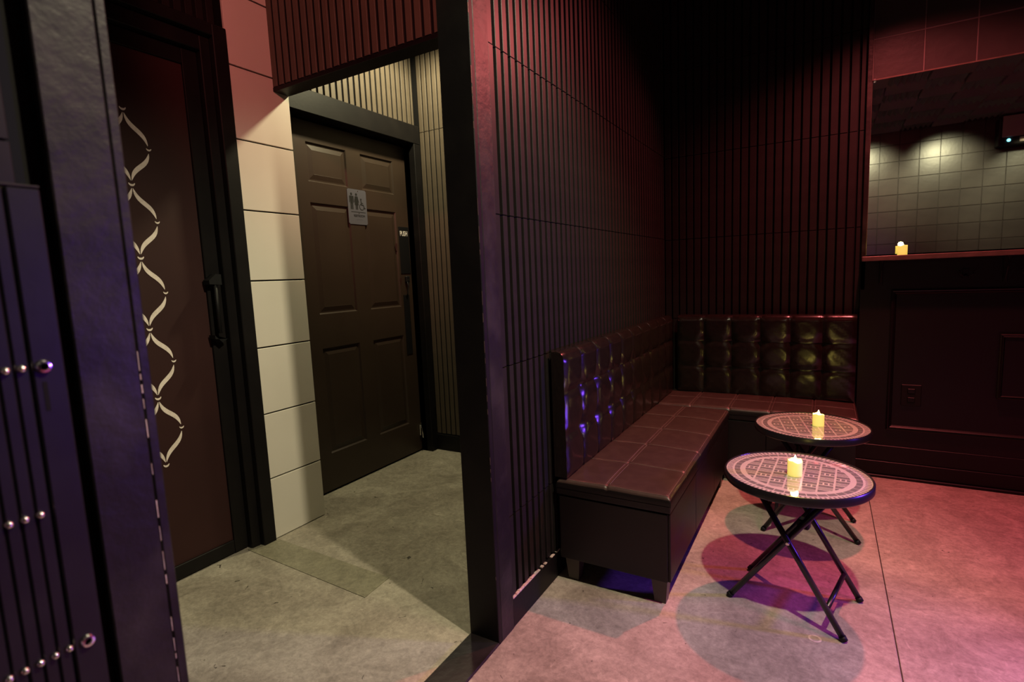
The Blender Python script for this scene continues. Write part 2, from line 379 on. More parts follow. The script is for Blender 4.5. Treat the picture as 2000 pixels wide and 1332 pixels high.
# ---- back wall
wb = box('wall_back', 'groove', (XPB, XR+.1, YB, YB+.15, 0, ZC+.03)); tag(wb, 'black back wall with slats, mirror recess and panelled dado', kind='structure')
rows_b = [(0.0, 0.378), (0.378, 0.872), (0.872, 1.368), (1.368, 1.870), (1.870, 2.376), (2.376, 2.80)]
slats(wb, 'x', XP-.006, 0.166, YB, YB-.020, rows_b, width=0.0345, phase=0.0035)
box('slat_end_trim', 'trim', (0.1665, 0.1885, 3.452, YB, 1.03, ZC+.03), wb, bev=.002)
# upper tiles
for ix in range(10):
    for iz in range(4):
        z0 = 2.1085+iz*TP; z1 = min(z0+TP, ZC+.03)
        x0 = 0.190+ix*TP+(0.009 if ix else 0)
        x1 = 0.190+(ix+1)*TP+.009
        box('wall_tile', 'walltile', (x0+.002, x1-.002, 3.474, 3.487, z0+.002, z1-.002), wb, bev=.002)
box('tile_bed', 'grout_highlight', (0.188, XR, 3.4755, YB, 2.10, ZC+.03), wb)
# panelled dado
dd = box('dado_panel', 'wains', (0.166, XR, 3.452, YB, 0.0, 1.183), wb, bev=.002)
box('toe_strip', 'wains', (0.166, XR, 3.430, 3.452, 0.0, 0.016), wb, bev=.003)
box('dado_rail', 'wains', (0.166, XR, 3.447, 3.452, 0.095, 0.180), wb, bev=.002)
box('dado_rail', 'wains', (0.166, XR, 3.445, 3.452, 0.018, 0.090), wb, bev=.002)
def frame_mould(name, x0, x1, z0, z1, wd, y0, y1, parent, mat):
    bm = bmesh.new()
    def ring(off, yy): return [bm.verts.new(p) for p in ((x0+off, yy, z0+off), (x1-off, yy, z0+off), (x1-off, yy, z1-off), (x0+off, yy, z1-off))]
    R = [ring(0, y1), ring(0, y0+.003), ring(wd*.2, y0), ring(wd*.45, y0+.002), ring(wd*.6, y0-.001), ring(wd*.8, y0+.004), ring(wd, y1)]
    for a, b in zip(R, R[1:]):
        for k in range(4): bm.faces.new((a[k], a[(k+1) % 4], b[(k+1) % 4], b[k]))
    bmesh.ops.recalc_face_normals(bm, faces=bm.faces[:])
    return obj(name, finish(bm, name), mat, parent)
frame_mould('panel_moulding', 0.305, 1.55, 0.272, 1.028, 0.026, 3.440, 3.453, wb, 'wains')
frame_mould('panel_moulding', 1.70, 2.45, 0.272, 1.028, 0.026, 3.440, 3.453, wb, 'wains')
box('access_panel', 'wains', (0.762, 1.08, 3.436, 3.453, 0.490, 0.790), wb, bev=.004)
frame_mould('access_panel_frame', 0.750, 1.092, 0.478, 0.802, 0.022, 3.432, 3.453, wb, 'wains')

# mirror
mi = thing('wall_mirror', 'large frameless wall mirror above the ledge reflecting black tiles', 'mirror', (0.19, 3.47, 1.215))
box('mirror_glass', 'mirror', (0.0, 2.0, -0.006, 0.0, 0.0, 0.8905), mi)
box('mirror_backing', 'plate', (0.0, 2.0, 0.0002, 0.012, 0.0, 0.8905), mi)
box('mirror_edge_strip', 'ledge', (-.003, 0.0, -.010, 0.0, 0.0, 0.8905), mi)
box('mirror_edge_strip', 'ledge', (-.003, 2.0, -.010, 0.0, 0.8906, 0.8965), mi)
for cx in (0.008, 1.0):
    lathed('mirror_clip', 'chrome', [(0.0005, -.016), (0.008, -.015), (0.0095, -.010), (0.0095, 0)], mi, 16, (cx, 0, 0.889), axis='y')
# ledge
lg = thing('wall_ledge', 'narrow wooden ledge under the mirror on black brackets', 'shelf', (0.167, 3.45, 1.183))
box('shelf_board', 'ledge', (0.0, 2.3, -0.060, 0.002, 0.004, 0.022), lg, bev=.002)
box('front_lip', 'ledge', (0.0, 2.3, -0.068, -0.0605, 0.0, 0.0245), lg, bev=.002)
for bx in (0.090, 0.588, 1.1, 1.6):
    bm = bmesh.new(); bbox(bm, bx-.009, bx+.009, -.006, .002, -.125, .003, bev=.002); bbox(bm, bx-.009, bx+.009, -.052, .002, -.006, .0035, bev=.002)
    tube(bm, [(bx, -.048, -.004), (bx, -.040, -.05), (bx, -.018, -.09), (bx, -.002, -.115)], .004, 8)
    obj('bracket', finish(bm, 'bracket'), 'plate', lg)
# coat hooks
for hx, hl in ((0.605, 'dark double coat hook below the ledge, between the two ledge brackets'), (0.835, 'dark double coat hook below the ledge, beyond the second ledge bracket')):
    hk = thing('coat_hook', hl, 'hook', (hx, 3.452, 1.108), group='coat hooks on the dado')
    box('hook_plate', 'plate', (-.012, .012, -.004, .001, -.03, .02), hk, bev=.002)
    for s in (-1, 1):
        tubes('hook_arm', 'plate', [[(0, -.003, -.01), (s*.010, -.022, -.020), (s*.022, -.032, -.012), (s*.028, -.034, .004)]], .0032, hk, 8)
        lathed('hook_ball', 'plate', [(.0005, -.005), (.004, -.003), (.005, 0), (.004, .003), (.0005, .005)], hk, 12, (s*.028, -.034, .006))
# power outlet
ol = thing('power_outlet', 'black double power outlet on the panelled dado', 'outlet', (0.410, 3.452, 0.410))
box('cover_plate', 'plate', (-.044, .044, -.006, .001, 0, .115), ol, bev=.003)
for zz in (.034, .081):
    box('socket', 'wains', (-.017, .017, -.009, -.005, zz-.014, zz+.014), ol, bev=.003)
    for s in (-1, 1): box('slot', 'groove', (s*.007-.0012, s*.007+.0012, -.0095, -.0088, zz-.004, zz+.005), ol)

# ================================================================== DOORS
# maroon door with stencil in black casing
d1 = thing('door_1', 'maroon door with ivory stencilled lozenge chain in black frame', None, (-2.285, 1.37, 0.0)); tag(d1, kind='structure')
X0 = -2.285
def loc1(e): return (e[0]-X0, e[1]-X0, e[2]-1.37, e[3]-1.37, e[4], e[5])
box('door_panel', 'maroon', loc1((-2.300, -2.262, 0.54, 1.3125, 0.060, 2.095)), d1)
for e in ((-2.305, -2.250, 1.3075, 1.3685, 0.008, 2.150), (-2.305, -2.250, 0.46, 0.545, 0.008, 2.150)): box('stile', 'black', loc1(e), d1, bev=.002)
box('bottom_rail', 'black', loc1((-2.305, -2.252, 0.5455, 1.307, 0.008, 0.066)), d1, bev=.002)
box('top_rail', 'black', loc1((-2.305, -2.252, 0.5455, 1.307, 2.088, 2.150)), d1, bev=.002)
# handle
hd = obj('pull_handle', finish((lambda b: (tube(b, [(.067, -.045, .995), (.067, -.045, 1.215)], .008, 10), b)[1])(bmesh.new()), 'pull_handle', True), 'plate', d1)
for zz, s in ((1.215, 1), (0.985, -1)):
    bm = bmesh.new()
    poly_plate(bm, [(-.075, zz-.012), (-.022, zz-.016), (-.022, zz+.022*s+.006), (-.045, zz+.030*s), (-.075, zz+.004)][::1], lambda u, v, d: (.033+d, u, v), .045)
    bmesh.ops.recalc_face_normals(bm, faces=bm.faces[:])
    obj('handle_mount', finish(bm, 'handle_mount'), 'plate', hd)
# stencil: chain of lozenges
yc, hw, z_top, dz = 1.073, 0.0745, 1.862, 0.2745
P3 = lambda u, v, d: (-2.262-X0+0.0001+d, u-1.37, v)
def stroke(p0, p1, bulge, wmax, d=.0008):
    n = 14; L = Vector((p1[0]-p0[0], p1[1]-p0[1])); nrm = Vector((-L.y, L.x)).normalized(); a = []; b = []
    for i in range(n+1):
        t = i/n; t2 = .06+.88*t
        c = Vector(p0)+L*t2+nrm*bulge*math.sin(2*PI*t2)
        wd = wmax*(math.sin(PI*min(1, max(0, t))) ** 0.8)+.0012
        a.append(c+nrm*wd*.5); b.append(c-nrm*wd*.5)
    bm = bmesh.new(); poly_plate(bm, [tuple(p) for p in a]+[tuple(p) for p in b[::-1]], P3, d)
    bmesh.ops.recalc_face_normals(bm, faces=bm.faces[:])
    obj('stencil_stroke', finish(bm, 'stencil_stroke'), 'ivory', d1)
def node(u, v, s=1.0):
    pts = [(u+.0115*s*math.cos(a), v+.004+.012*s*math.sin(a)) for a in [PI+i*PI/8 for i in range(9)]]
    pts += [(u+.0085*s*math.cos(a), v+.004+.004*s*math.sin(a)) for a in [-i*PI/8 for i in range(9)]]
    bm = bmesh.new(); poly_plate(bm, pts, P3, .0008); bmesh.ops.recalc_face_normals(bm, faces=bm.faces[:])
    obj('stencil_node', finish(bm, 'stencil_node'), 'ivory', d1)
for k in range(5):
    zt = z_top-k*dz; zm = zt-dz*.5; zb = zt-dz
    node(yc, zt)
    for s in (-1, 1):
        stroke((yc, zt-.006), (yc+s*hw, zm+.004), s*-.008, .0165); stroke((yc+s*hw, zm-.006), (yc, zb+.004), s*.008, .0165); node(yc+s*hw, zm, .8)
node(yc, z_top-5*dz)
# casing
cs = thing('trim_1', 'stepped black casing around the maroon door beside cream tiles', None, (-2.25, 1.43, 0)); tag(cs, kind='structure')
def cb(name, e, bev=.003): box(name, 'black', (e[0]+2.25, e[1]+2.25, e[2]-1.43, e[3]-1.43, e[4], e[5]), cs, bev=bev)
cb('casing_side', (-2.44, -2.192, 1.412, 1.4735, 0, 2.262)); cb('casing_step', (-2.44, -2.222, 1.3705, 1.4125, 0, 2.222))
cb('casing_head', (-2.44, -2.192, 0.36, 1.4115, 2.215, 2.262)); cb('casing_head_step', (-2.44, -2.222, 0.36, 1.370, 2.153, 2.214))
cb('casing_side', (-2.44, -2.192, 0.36, 0.42, 0, 2.2145)); cb('casing_step', (-2.44, -2.222, 0.4205, 0.4585, 0, 2.1525))
bm = bmesh.new(); zz = 0.02
while zz < 0.75:
    l = random.uniform(.006, .035)
    if random.random() < .5*(1.1-zz): bbox(bm, .0285, .0292, -.0180, -.0180+random.uniform(.0008, .002), zz, zz+l)
    zz += l*1.4
obj('paint_chips', finish(bm, 'paint_chips'), 'chip', cs)

# restroom door
d2 = thing('door_2', 'brown six-panel restroom door with sign and push plate', None, (-2.41, 2.34, 0.0)); tag(d2, kind='structure')
XD, YD = -2.41, 2.34
bm = bmesh.new()
ys = [1.872, 2.012, 2.290, 2.402, 2.680, 2.796]; zs = [0.012, 0.223, 0.827, 1.018, 1.627, 1.738, 1.946, 2.052]
for i in range(5):
    for j in range(7):
        y0, y1, z0, z1 = ys[i], ys[i+1], zs[j], zs[j+1]
        if i in (1, 3) and j in (1, 3, 5):
            prof = [(0, 0), (.007, -.009), (.014, -.009), (.040, -.002), (.042, -.0025)]
            R = [[bm.verts.new((d, yy-YD, zq)) for yy, zq in ((y0+o_, z0+o_), (y1-o_, z0+o_), (y1-o_, z1-o_), (y0+o_, z1-o_))] for o_, d in prof]
            for a, b in zip(R, R[1:]):
                for k in range(4): bm.faces.new((a[k], a[(k+1) % 4], b[(k+1) % 4], b[k]))
            bm.faces.new(R[-1])
        else:
            bm.faces.new([bm.verts.new((0, yy-YD, zq)) for yy, zq in ((y0, z0), (y1, z0), (y1, z1), (y0, z1))])
bmesh.ops.remove_doubles(bm, verts=bm.verts[:], dist=1e-5)
bbox(bm, -.04, -.011, ys[0]-YD, ys[-1]-YD, zs[0], zs[-1])
for a, b in ((ys[0], ys[0]), (ys[-1], ys[-1])):
    pass
obj('door_slab', finish(bm, 'door_slab'), 'brown', d2)
boxes('door_edge', 'brown', [(-.011, -.0002, ys[0]-YD, ys[0]-YD+.002, zs[0], zs[-1]), (-.011, -.0002, ys[-1]-YD-.002, ys[-1]-YD, zs[0], zs[-1])], d2)
pp = box('push_plate', 'plate', (.0005, .0035, 2.693-YD, 2.790-YD, 1.232, 1.537), d2, bev=.001)
text_obj('push_lettering', 'PUSH', 'white', 0.046, (.0040, 2.7405-YD, 1.492), (PI/2, 0, PI/2), pp, sx=0.66)
box('lock_plate', 'plate', (.0005, .004, 2.700-YD, 2.758-YD, 0.694, 1.092), d2, bev=.001)
lk = obj('latch', finish((lambda b: (bbox(b, .0, .018, .385, .42, 1.175, 1.215, bev=.004), b)[1])(bmesh.new()), 'latch'), 'plate', d2)
tubes('latch_rod', 'plate', [[(.014, .395, 1.18), (.02, .395, 1.15), (.016, .39, 1.10), (.008, .388, 1.085)]], .004, lk, 8)
lathed('latch_screw', 'chrome', [(.0005, .002), (.003, .0015), (.003, 0)], lk, 10, (.0185, .402, 1.188), axis='x')
for (yy, zz, ry, rz_) in ((2.665, 1.405, .010, .030), (2.688, 1.185, .009, .024)):
    bm = bmesh.new(); poly_plate(bm, [(yy-YD+ry*math.cos(a)*(1+.25*math.sin(3*a)), zz+rz_*math.sin(a)*(1+.15*math.cos(2*a))) for a in [i*2*PI/16 for i in range(16)]], lambda u, v, d: (.0001+d, u, v), .0008)
    bmesh.ops.recalc_face_normals(bm, faces=bm.faces[:]); obj('worn_mark', finish(bm, 'worn_mark'), 'maroon', d2)
ds = obj('door_stop', finish((lambda b: (bbox(b, .0, .012, .432, .448, .115, .19, bev=.003), b)[1])(bmesh.new()), 'door_stop'), 'chrome', d2)
tubes('stop_arm', 'chrome', [[(.010, .44, .185), (.022, .442, .150), (.030, .436, .10)]], .004, ds, 8)
lathed('stop_roller', 'chrome', [(.003, 0), (.009, .001), (.009, .007), (.003, .008)], ds, 16, (.014, .440, .195), axis='x')
# casing of restroom door
c2 = thing('trim_2', 'black casing around the brown restroom door', None, (-2.34, 2.81, 0)); tag(c2, kind='structure')
def cc(name, e): box(name, 'black', (e[0]+2.34, e[1]+2.34, e[2]-2.81, e[3]-2.81, e[4], e[5]), c2, bev=.003)
cc('casing_head', (-2.44, -2.322, 1.772, 2.859, 2.066, 2.183)); cc('casing_side', (-2.44, -2.322, 2.800, 2.859, 0, 2.0655)); cc('casing_side', (-2.44, -2.362, 1.768, 1.868, 0, 2.0655))
# restroom sign
sg = thing('restroom_sign', 'grey metal restroom sign with man, woman and wheelchair symbols', 'sign', (-2.409, 2.276, 1.529))
SW, SH = 0.148, 0.203
bm = bmesh.new(); bbox(bm, 0, .0025, 0, SW, 0, SH); 
bmesh.ops.bevel(bm, geom=[e for e in bm.edges if abs(e.verts[0].co.x-e.verts[1].co.x) > .001], offset=.006, segments=3, affect='EDGES')
obj('sign_plate', finish(bm, 'sign_plate'), 'sign', sg)
S3 = lambda u, v, d: (.0026+d, u, v)
def plate(name, polys, mat='signblack'):
    bm = bmesh.new()
    for p in polys: poly_plate(bm, p, S3, .0006)
    bmesh.ops.recalc_face_normals(bm, faces=bm.faces[:]); return obj(name, finish(bm, name), mat, sg)
circ = lambda u, v, r, n=16: [(u+r*math.cos(2*PI*i/n), v+r*math.sin(2*PI*i/n)) for i in range(n)]
u = .030
plate('man_symbol', [circ(u, .1735, .0078), [(u-.0165, .1630), (u+.0165, .1630), (u+.0175, .124), (u+.0125, .124), (u+.0115, .150), (u+.0100, .150), (u+.0100, .086), (u+.0018, .086), (u+.0012, .118), (u-.0012, .118), (u-.0018, .086), (u-.0100, .086), (u-.0100, .150), (u-.0115, .150), (u-.0125, .124), (u-.0175, .124)]])
u = .068
plate('woman_symbol', [circ(u, .1735, .0078), [(u-.0105, .1630), (u+.0105, .1630), (u+.0190, .128), (u+.0145, .127), (u+.0085, .150), (u+.0160, .112), (u+.0090, .112), (u+.0085, .086), (u+.0018, .086), (u+.0012, .111), (u-.0012, .111), (u-.0018, .086), (u-.0085, .086), (u-.0090, .112), (u-.0160, .112), (u-.0085, .150), (u-.0145, .127), (u-.0190, .128)]])
ring_o = [(.1075+.0195*math.cos(a), .1040+.0195*math.sin(a)) for a in [math.radians(110+i*15) for i in range(17)]]
ring_i = [(.1075+.0150*math.cos(a), .1040+.0150*math.sin(a)) for a in [math.radians(110+i*15) for i in range(17)]]
plate('wheelchair_symbol', [circ(.1040, .1475, .0058), [(.1005, .1410), (.1070, .1400), (.1085, .1290), (.1200, .1280), (.1200, .1235), (.1090, .1240), (.1095, .1190), (.1240, .1180), (.1310, .0985), (.1375, .1010), (.1365, .0960), (.1280, .0915), (.1205, .1120), (.1030, .1130)], ring_o+ring_i[::-1]])
plate('rule_line', [[(.022, .0705), (.136, .0705), (.136, .0735), (.022, .0735)]])
text_obj('sign_lettering', 'RESTROOM', 'signblack', 0.0185, (.0030, .084, .050), (PI/2, 0, PI/2), sg, sx=0.92)
plate('braille_dots', [circ(.062+i*.0045, .026+(i*7 % 3)*.0022, .0009, 6) for i in range(11)])
for v in (.194, .066): lathed('screw', 'chrome', [(.0005, .0018), (.003, .0012), (.003, 0)], sg, 12, (.0028, .082, v), axis='x')

# ================================================================== BENCHES
def tufted(name, W, cols, rows_z, thick, parent, roll=.028, mat='leather', n=12, puff=.011, dimple=.016):
    """front surface faces +x local (x=depth), runs along +y (0..W), z as rows_z from bottom to top; rolls over the top to x=-thick"""
    z0, z1 = rows_z[0], rows_z[-1]; ny = cols*n
    path = []                                                   # (x, z, normal x, normal z, s)
    zr = z1-roll; nz = int((len(rows_z)-1)*n)
    for i in range(nz+1): path.append((0.0, z0+(zr-z0)*i/nz, 1.0, 0.0))
    for i in range(1, 9):
        a = i/8*PI/2; path.append((-roll+roll*math.cos(a), zr+roll*math.sin(a), math.cos(a), math.sin(a)))
    for i in range(1, 4): path.append((-roll-(thick-roll)*i/3, z1, 0.0, 1.0))
    cw = W/cols; bm = bmesh.new(); grid = []
    seamz = rows_z[1:-1]
    for (px, pz, nx, nzv) in path:
        row = []
        for j in range(ny+1):
            y = W*j/ny
            dy = min(abs(y-k*cw) for k in range(cols+1))
            dzs = min([abs(pz-s) for s in seamz]+[abs(pz-z0)]) if nx > .99 else .06
            d = puff*(1-math.exp(-dy/.011))*(1-math.exp(-dzs/.011))
            for k in range(1, cols):
                for s in seamz:
                    r2 = ((y-k*cw)**2+(pz-s)**2*.7)
                    if r2 < .006 and nx > .5: d -= dimple*math.exp(-r2/(.026**2))
            d += .0012*math.sin(y*61+pz*37)*math.sin(pz*83+1.3*y*29)
            if nx < .99: d = puff*(1-math.exp(-dy/.010))*.55*max(0.0, nx*.6+.4)
            row.append(bm.verts.new((px+nx*d, y, pz+nzv*d)))
        grid.append(row)
    for i in range(len(grid)-1):
        for j in range(ny): bm.faces.new((grid[i][j], grid[i][j+1], grid[i+1][j+1], grid[i+1][j]))
    # end caps
    for jj in (0, ny):
        col = [g[jj] for g in grid]
        base = [bm.verts.new((-thick, col[0].co.y, z0))]
        f = bm.faces.new(col+base) if jj else bm.faces.new((col+base)[::-1])
    bmesh.ops.recalc_face_normals(bm, faces=bm.faces[:])
    seam = bmesh.new()
    for k in range(1, cols):
        for off in (-.0035, .0035):
            tube(seam, [(g[k*n].co.x+.0012*nx_+.0004, g[k*n].co.y+off, g[k*n].co.z+.0012*nz_) for g, (a_, b_, nx_, nz_) in zip(grid, path)][:-2], .0011, 5)
    o = obj(name, finish(bm, name, True), mat, parent)
    o.data.set_sharp_from_angle(angle=math.radians(50))
    obj('seam_piping', finish(seam, 'seam_piping', True), 'benchbody', o)
    return o
def cushion(name, W, L, z0, z1, seams_w, seams_l, parent, r=.022, crown=.010, mat='seat'):
    """top cushion 0..W (x), 0..L (y)"""
    def axis(a, seams):
        pts = set()
        for t in (0, .1, .25, .45, .7, 1): pts.add(round(t*r, 5)); pts.add(round(a-t*r, 5))
        k = 1
        while k*.03 < a: 
            if r < k*.03 < a-r: pts.add(round(k*.03, 5))
            k += 1
        for s in seams:
            for o_ in (-.012, -.005, -.002, 0, .002, .005, .012): pts.add(round(s+o_, 5))
        return sorted(pts)
    xs, ys_ = axis(W, seams_w), axis(L, seams_l); bm = bmesh.new()
    def hgt(x, y):
        e = min(x, W-x, y, L-y); q = max(0.0, r-e); h = z1-(r-math.sqrt(max(0, r*r-q*q)))
        h += crown*(4*x*(W-x)/W/W)**.6*(4*y*(L-y)/L/L)**.25 if e > 0 else 0
        for s in seams_w: h -= .0045*math.exp(-((x-s)/.006)**2)
        for s in seams_l: h -= .0045*math.exp(-((y-s)/.006)**2)
        h += .0016*math.sin(17*x+9*y)*math.sin(11*y-13*x)
        return h
    g = [[bm.verts.new((x, y, hgt(x, y))) for y in ys_] for x in xs]
    for i in range(len(xs)-1):
        for j in range(len(ys_)-1): bm.faces.new((g[i][j], g[i+1][j], g[i+1][j+1], g[i][j+1]))
    rim = [g[i][0] for i in range(len(xs))]+[g[-1][j] for j in range(1, len(ys_))]+[g[i][-1] for i in range(len(xs)-2, -1, -1)]+[g[0][j] for j in range(len(ys_)-2, 0, -1)]
    low = [bm.verts.new((v.co.x, v.co.y, z0)) for v in rim]
    for i in range(len(rim)):
        k = (i+1) % len(rim); bm.faces.new((rim[i], low[i], low[k], rim[k]))
    bm.faces.new(low)
    bmesh.ops.recalc_face_normals(bm, faces=bm.faces[:])
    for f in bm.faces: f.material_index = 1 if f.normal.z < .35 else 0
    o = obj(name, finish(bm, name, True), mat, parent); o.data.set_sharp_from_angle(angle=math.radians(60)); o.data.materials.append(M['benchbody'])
    # stitching
    bm = bmesh.new()
    for s in seams_w:
        for off in (-.007, .007):
            tube(bm, [(s+off, y, hgt(s+off, y)+.0003) for y in [L*k/60 for k in range(1, 60)]], .0008, 5)
    for s in seams_l:
        tube(bm, [(x, s+.004, hgt(x, s+.004)+.0003) for x in [W*k/40 for k in range(1, 40)]], .0008, 5)
    e = r*.55
    tube(bm, [(W-e, y, hgt(W-e, y)+.0003) for y in [e+(L-2*e)*k/60 for k in range(61)]], .0008, 5)
    tube(bm, [(x, e, hgt(x, e)+.0003) for x in [e+(W-2*e)*k/40 for k in range(41)]], .0008, 5)
    obj('stitching', finish(bm, 'stitching', True), 'thread', o)
    return o
def bench_foot(parent, x, y, sx=.05):
    bm = bmesh.new()
    t = [(x-.030, y-.030), (x+.030, y-.030), (x+.030, y+.030), (x-.030, y+.030)]; b = [(x-.020, y-.020), (x+.020, y-.020), (x+.020, y+.020), (x-.020, y+.020)]
    tv = [bm.verts.new((p[0], p[1], .106)) for p in t]; bv = [bm.verts.new((p[0], p[1], 0)) for p in b]
    bm.faces.new(tv); bm.faces.new(bv[::-1])
    for k in range(4): bm.faces.new((bv[k], bv[(k+1) % 4], tv[(k+1) % 4], tv[k]))
    bmesh.ops.recalc_face_normals(bm, faces=bm.faces[:]); obj('foot', finish(bm, 'foot'), 'legwood', parent)

# long bench along the partition (local origin at its near wall corner)
BX, BY = -0.862, 1.752
b1 = thing('storage_bench', 'long dark leather storage bench against the slatted partition', 'bench', (BX, BY, 0))
LB = 3.028-BY; WB = 0.430
box('body', 'benchbody', (0.004, WB-.012, 0.006, LB, 0.100, 0.352), b1, bev=.004, seg=2)
for k in range(3):
    a = .004+k*(LB-.006)/3; box('front_panel', 'benchbody', (WB-.0125, WB-.004, a+.0015, a+(LB-.006)/3-.0015, 0.102, 0.350), b1, bev=.003, seg=2)
box('end_panel', 'benchbody', (0.010, WB-.014, -.001, 0.0065, 0.102, 0.350), b1, bev=.003, seg=2)
box('lid', 'benchbody', (0.0, WB-.002, -.004, LB, 0.356, 0.386), b1, bev=.004, seg=2)
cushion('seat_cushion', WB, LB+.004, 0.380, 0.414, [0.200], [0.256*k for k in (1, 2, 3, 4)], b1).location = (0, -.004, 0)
for x, y in ((0.045, 0.055), (WB-.050, 0.055), (0.045, LB-.07), (WB-.050, LB-.07)): bench_foot(b1, x, y)
# long backrest
k1 = thing('tufted_backrest', 'long tufted dark leather backrest standing on the partition-side bench', 'backrest', (-0.818, 1.754, 0.421))
tufted('tufted_leather', 1.286, 8, [0.0, 0.168, 0.326, 0.478], 0.050, k1)
k2 = thing('tufted_backrest', 'short tufted backrest section in the corner next to the long backrest', 'backrest', (-0.818, 3.044, 0.421))
tufted('tufted_leather', 0.330, 2, [0.0, 0.168, 0.326, 0.478], 0.050, k2)

# back bench
b2 = thing('storage_bench', 'shorter leather bench along the back wall behind the round tables', 'bench', (-0.845, 3.052, 0))
W2 = 0.165+0.845; L2 = 3.476-3.052
box('body', 'benchbody', (0.01, W2-.012, 0.010, L2, 0.100, 0.352), b2, bev=.004, seg=2)
for k in range(3):
    a = .39+k*(W2-.40)/3; box('front_panel', 'benchbody', (a+.0015, a+(W2-.40)/3-.0015, 0.002, 0.0105, 0.102, 0.350), b2, bev=.003, seg=2)
box('lid', 'benchbody', (0.0, W2-.002, 0.0, L2, 0.356, 0.386), b2, bev=.004, seg=2)
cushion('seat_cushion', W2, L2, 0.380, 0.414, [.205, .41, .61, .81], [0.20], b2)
for x, y in ((W2-.06, .06), (W2-.06, L2-.06), (.06, L2-.06), (.40, .06)): bench_foot(b2, x, y)
k3 = thing('tufted_backrest', 'tufted dark leather backrest against the back wall catching candle glints', 'backrest', (0.156, 3.392, 0.418), PI/2+PI)
k3.rotation_euler = (0, 0, -PI/2)
k3.location = (-0.790, 3.394, 0.4235)
# local y runs to world +x, local x faces world -y
tufted('tufted_leather', 0.946, 6, [0.0, 0.165, 0.318, 0.475], 0.055, k3)

# ================================================================== TABLES
def mosaic(parent, R):
    """grey printed pieces under the glass, one part"""
    bm = bmesh.new(); zt = .0002
    def quad(pts): 
        try: bm.faces.new([bm.verts.new((x, y, zt)) for x, y in pts])
        except ValueError: pass
    def sector(r0_, r1_, a0, a1, n=3):
        p = [(r1_*math.cos(a0+(a1-a0)*i/n), r1_*math.sin(a0+(a1-a0)*i/n)) for i in range(n+1)]+[(r0_*math.cos(a1-(a1-a0)*i/n), r0_*math.sin(a1-(a1-a0)*i/n)) for i in range(n+1)]
        quad(p)
    N = 92
    for i in range(N): sector(R*.905, R*.985, i*2*PI/N, (i+.42)*2*PI/N, 1)
    N = 38
    for i in range(N): sector(R*.795, R*.875, (i+.05)*2*PI/N, (i+.95)*2*PI/N)
    Ri = R*.715
    def clip_rect(x0, x1, y0, y1):
        # clip rectangle to the disc by sampling rows
        n = 4; pl, pr = [], []
        for k in range(n+1):
            y = y0+(y1-y0)*k/n
            if abs(y) >= Ri: continue
            h = math.sqrt(Ri*Ri-y*y); a, b = max(x0, -h), min(x1, h)
            if b-a > .0006: pl.append((a, y)); pr.append((b, y))
        if len(pl) >= 2: quad(pr+pl[::-1])
    p = R*.21
    for i in range(-5, 6):
        for j in range(-5, 6):
            x = i*p; y = j*p+(p*.25 if i % 2 else 0)
            def rr_(a0, a1, b0, b1): clip_rect(x+(a0-.5)*p, x+(a1-.5)*p, y+(b0-.5)*p, y+(b1-.5)*p)
            if (i+j) % 2 == 0:
                rr_(.06, .94, .53, .95)
                for k in range(3): rr_(.06, .94, .06+k*.15, .06+k*.15+.08)
            else:
                rr_(.06, .94, .53, .95)
                for k in range(3): rr_(.06+k*.32, .06+k*.32+.22, .07, .43)
    return obj('printed_mosaic', finish(bm, 'printed_mosaic'), 'glassgrey', parent)
def make_table(label, loc, rz, mirror=1):
    t = thing('folding_table', label, 'table', (*loc, 0), rz, 'round folding tables by the benches')
    R = .2215
    gl = lathed('glass_top', 'glassprint', [(.001, .462), (R, .462), (R, .468), (.001, .468)], t, 96)
    mo = mosaic(gl, R); mo.location = (0, 0, .468); mo.rotation_euler = (0, 0, 0.16)
    lathed('rim', 'tubemetal', [(R-.006, .446), (R+.0035, .443), (R+.0065, .447), (R+.0065, .468), (R+.0035, .4725), (R-.0005, .4722), (R-.001, .466), (R-.006, .462)], t, 96)
    xs_ = mirror
    po = lambda s, q: Vector((xs_*(.184-.6113*q), s*.131, q)); pi_ = lambda s, q: Vector((xs_*(-.186+.7*q), s*.109, q))
    for s in (-1, 1):
        lg_ = tubes('leg', 'tubemetal', [[po(s, .012), po(s, .446)]], .0098, t, 12); tubes('foot_cap', 'plate', [[po(s, 0.004), po(s, .016)]], .0112, lg_, 12)
        lg_ = tubes('leg', 'tubemetal', [[pi_(s, .012), pi_(s, .446)]], .0098, t, 12); tubes('foot_cap', 'plate', [[pi_(s, 0.004), pi_(s, .016)]], .0112, lg_, 12)
        c = po(s, .2765); 
        lathed('pivot_bolt', 'chrome', [(.0005, s*.0035), (.0045, s*.0028), (.0062, s*.001), (.0062, -s*.006)], t, 14, (c.x, s*.1420, c.z), axis='y')
    a = po(-1, .088); b = po(1, .088); tubes('stretcher', 'tubemetal', [[a, b]], .008, t, 12)
    a = pi_(-1, .335); b = pi_(1, .335); tubes('stretcher', 'tubemetal', [[a, b]], .008, t, 12)
    a = po(-1, .446); b = po(1, .446); tubes('top_bar', 'tubemetal', [[a, b]], .008, t, 12)
    a = pi_(-1, .446); b = pi_(1, .446); tubes('top_bar', 'tubemetal', [[a, b]], .008, t, 12)
    c = pi_(-1, .335); bm = bmesh.new(); bbox(bm, c.x-.018, c.x+.018, -.100, -.070, c.z-.016, c.z+.016, bev=.004); obj('lock_bracket', finish(bm, 'lock_bracket'), 'plate', t)
    lathed('bracket_screw', 'chrome', [(.0005, -.003), (.005, -.0025), (.006, 0), (.006, .002)], t, 14, (c.x, -.101, c.z), axis='y')
    return t
t1 = make_table('round mosaic-top folding table standing clear of the benches with a candle', (-0.0700, 2.004), math.radians(-12))
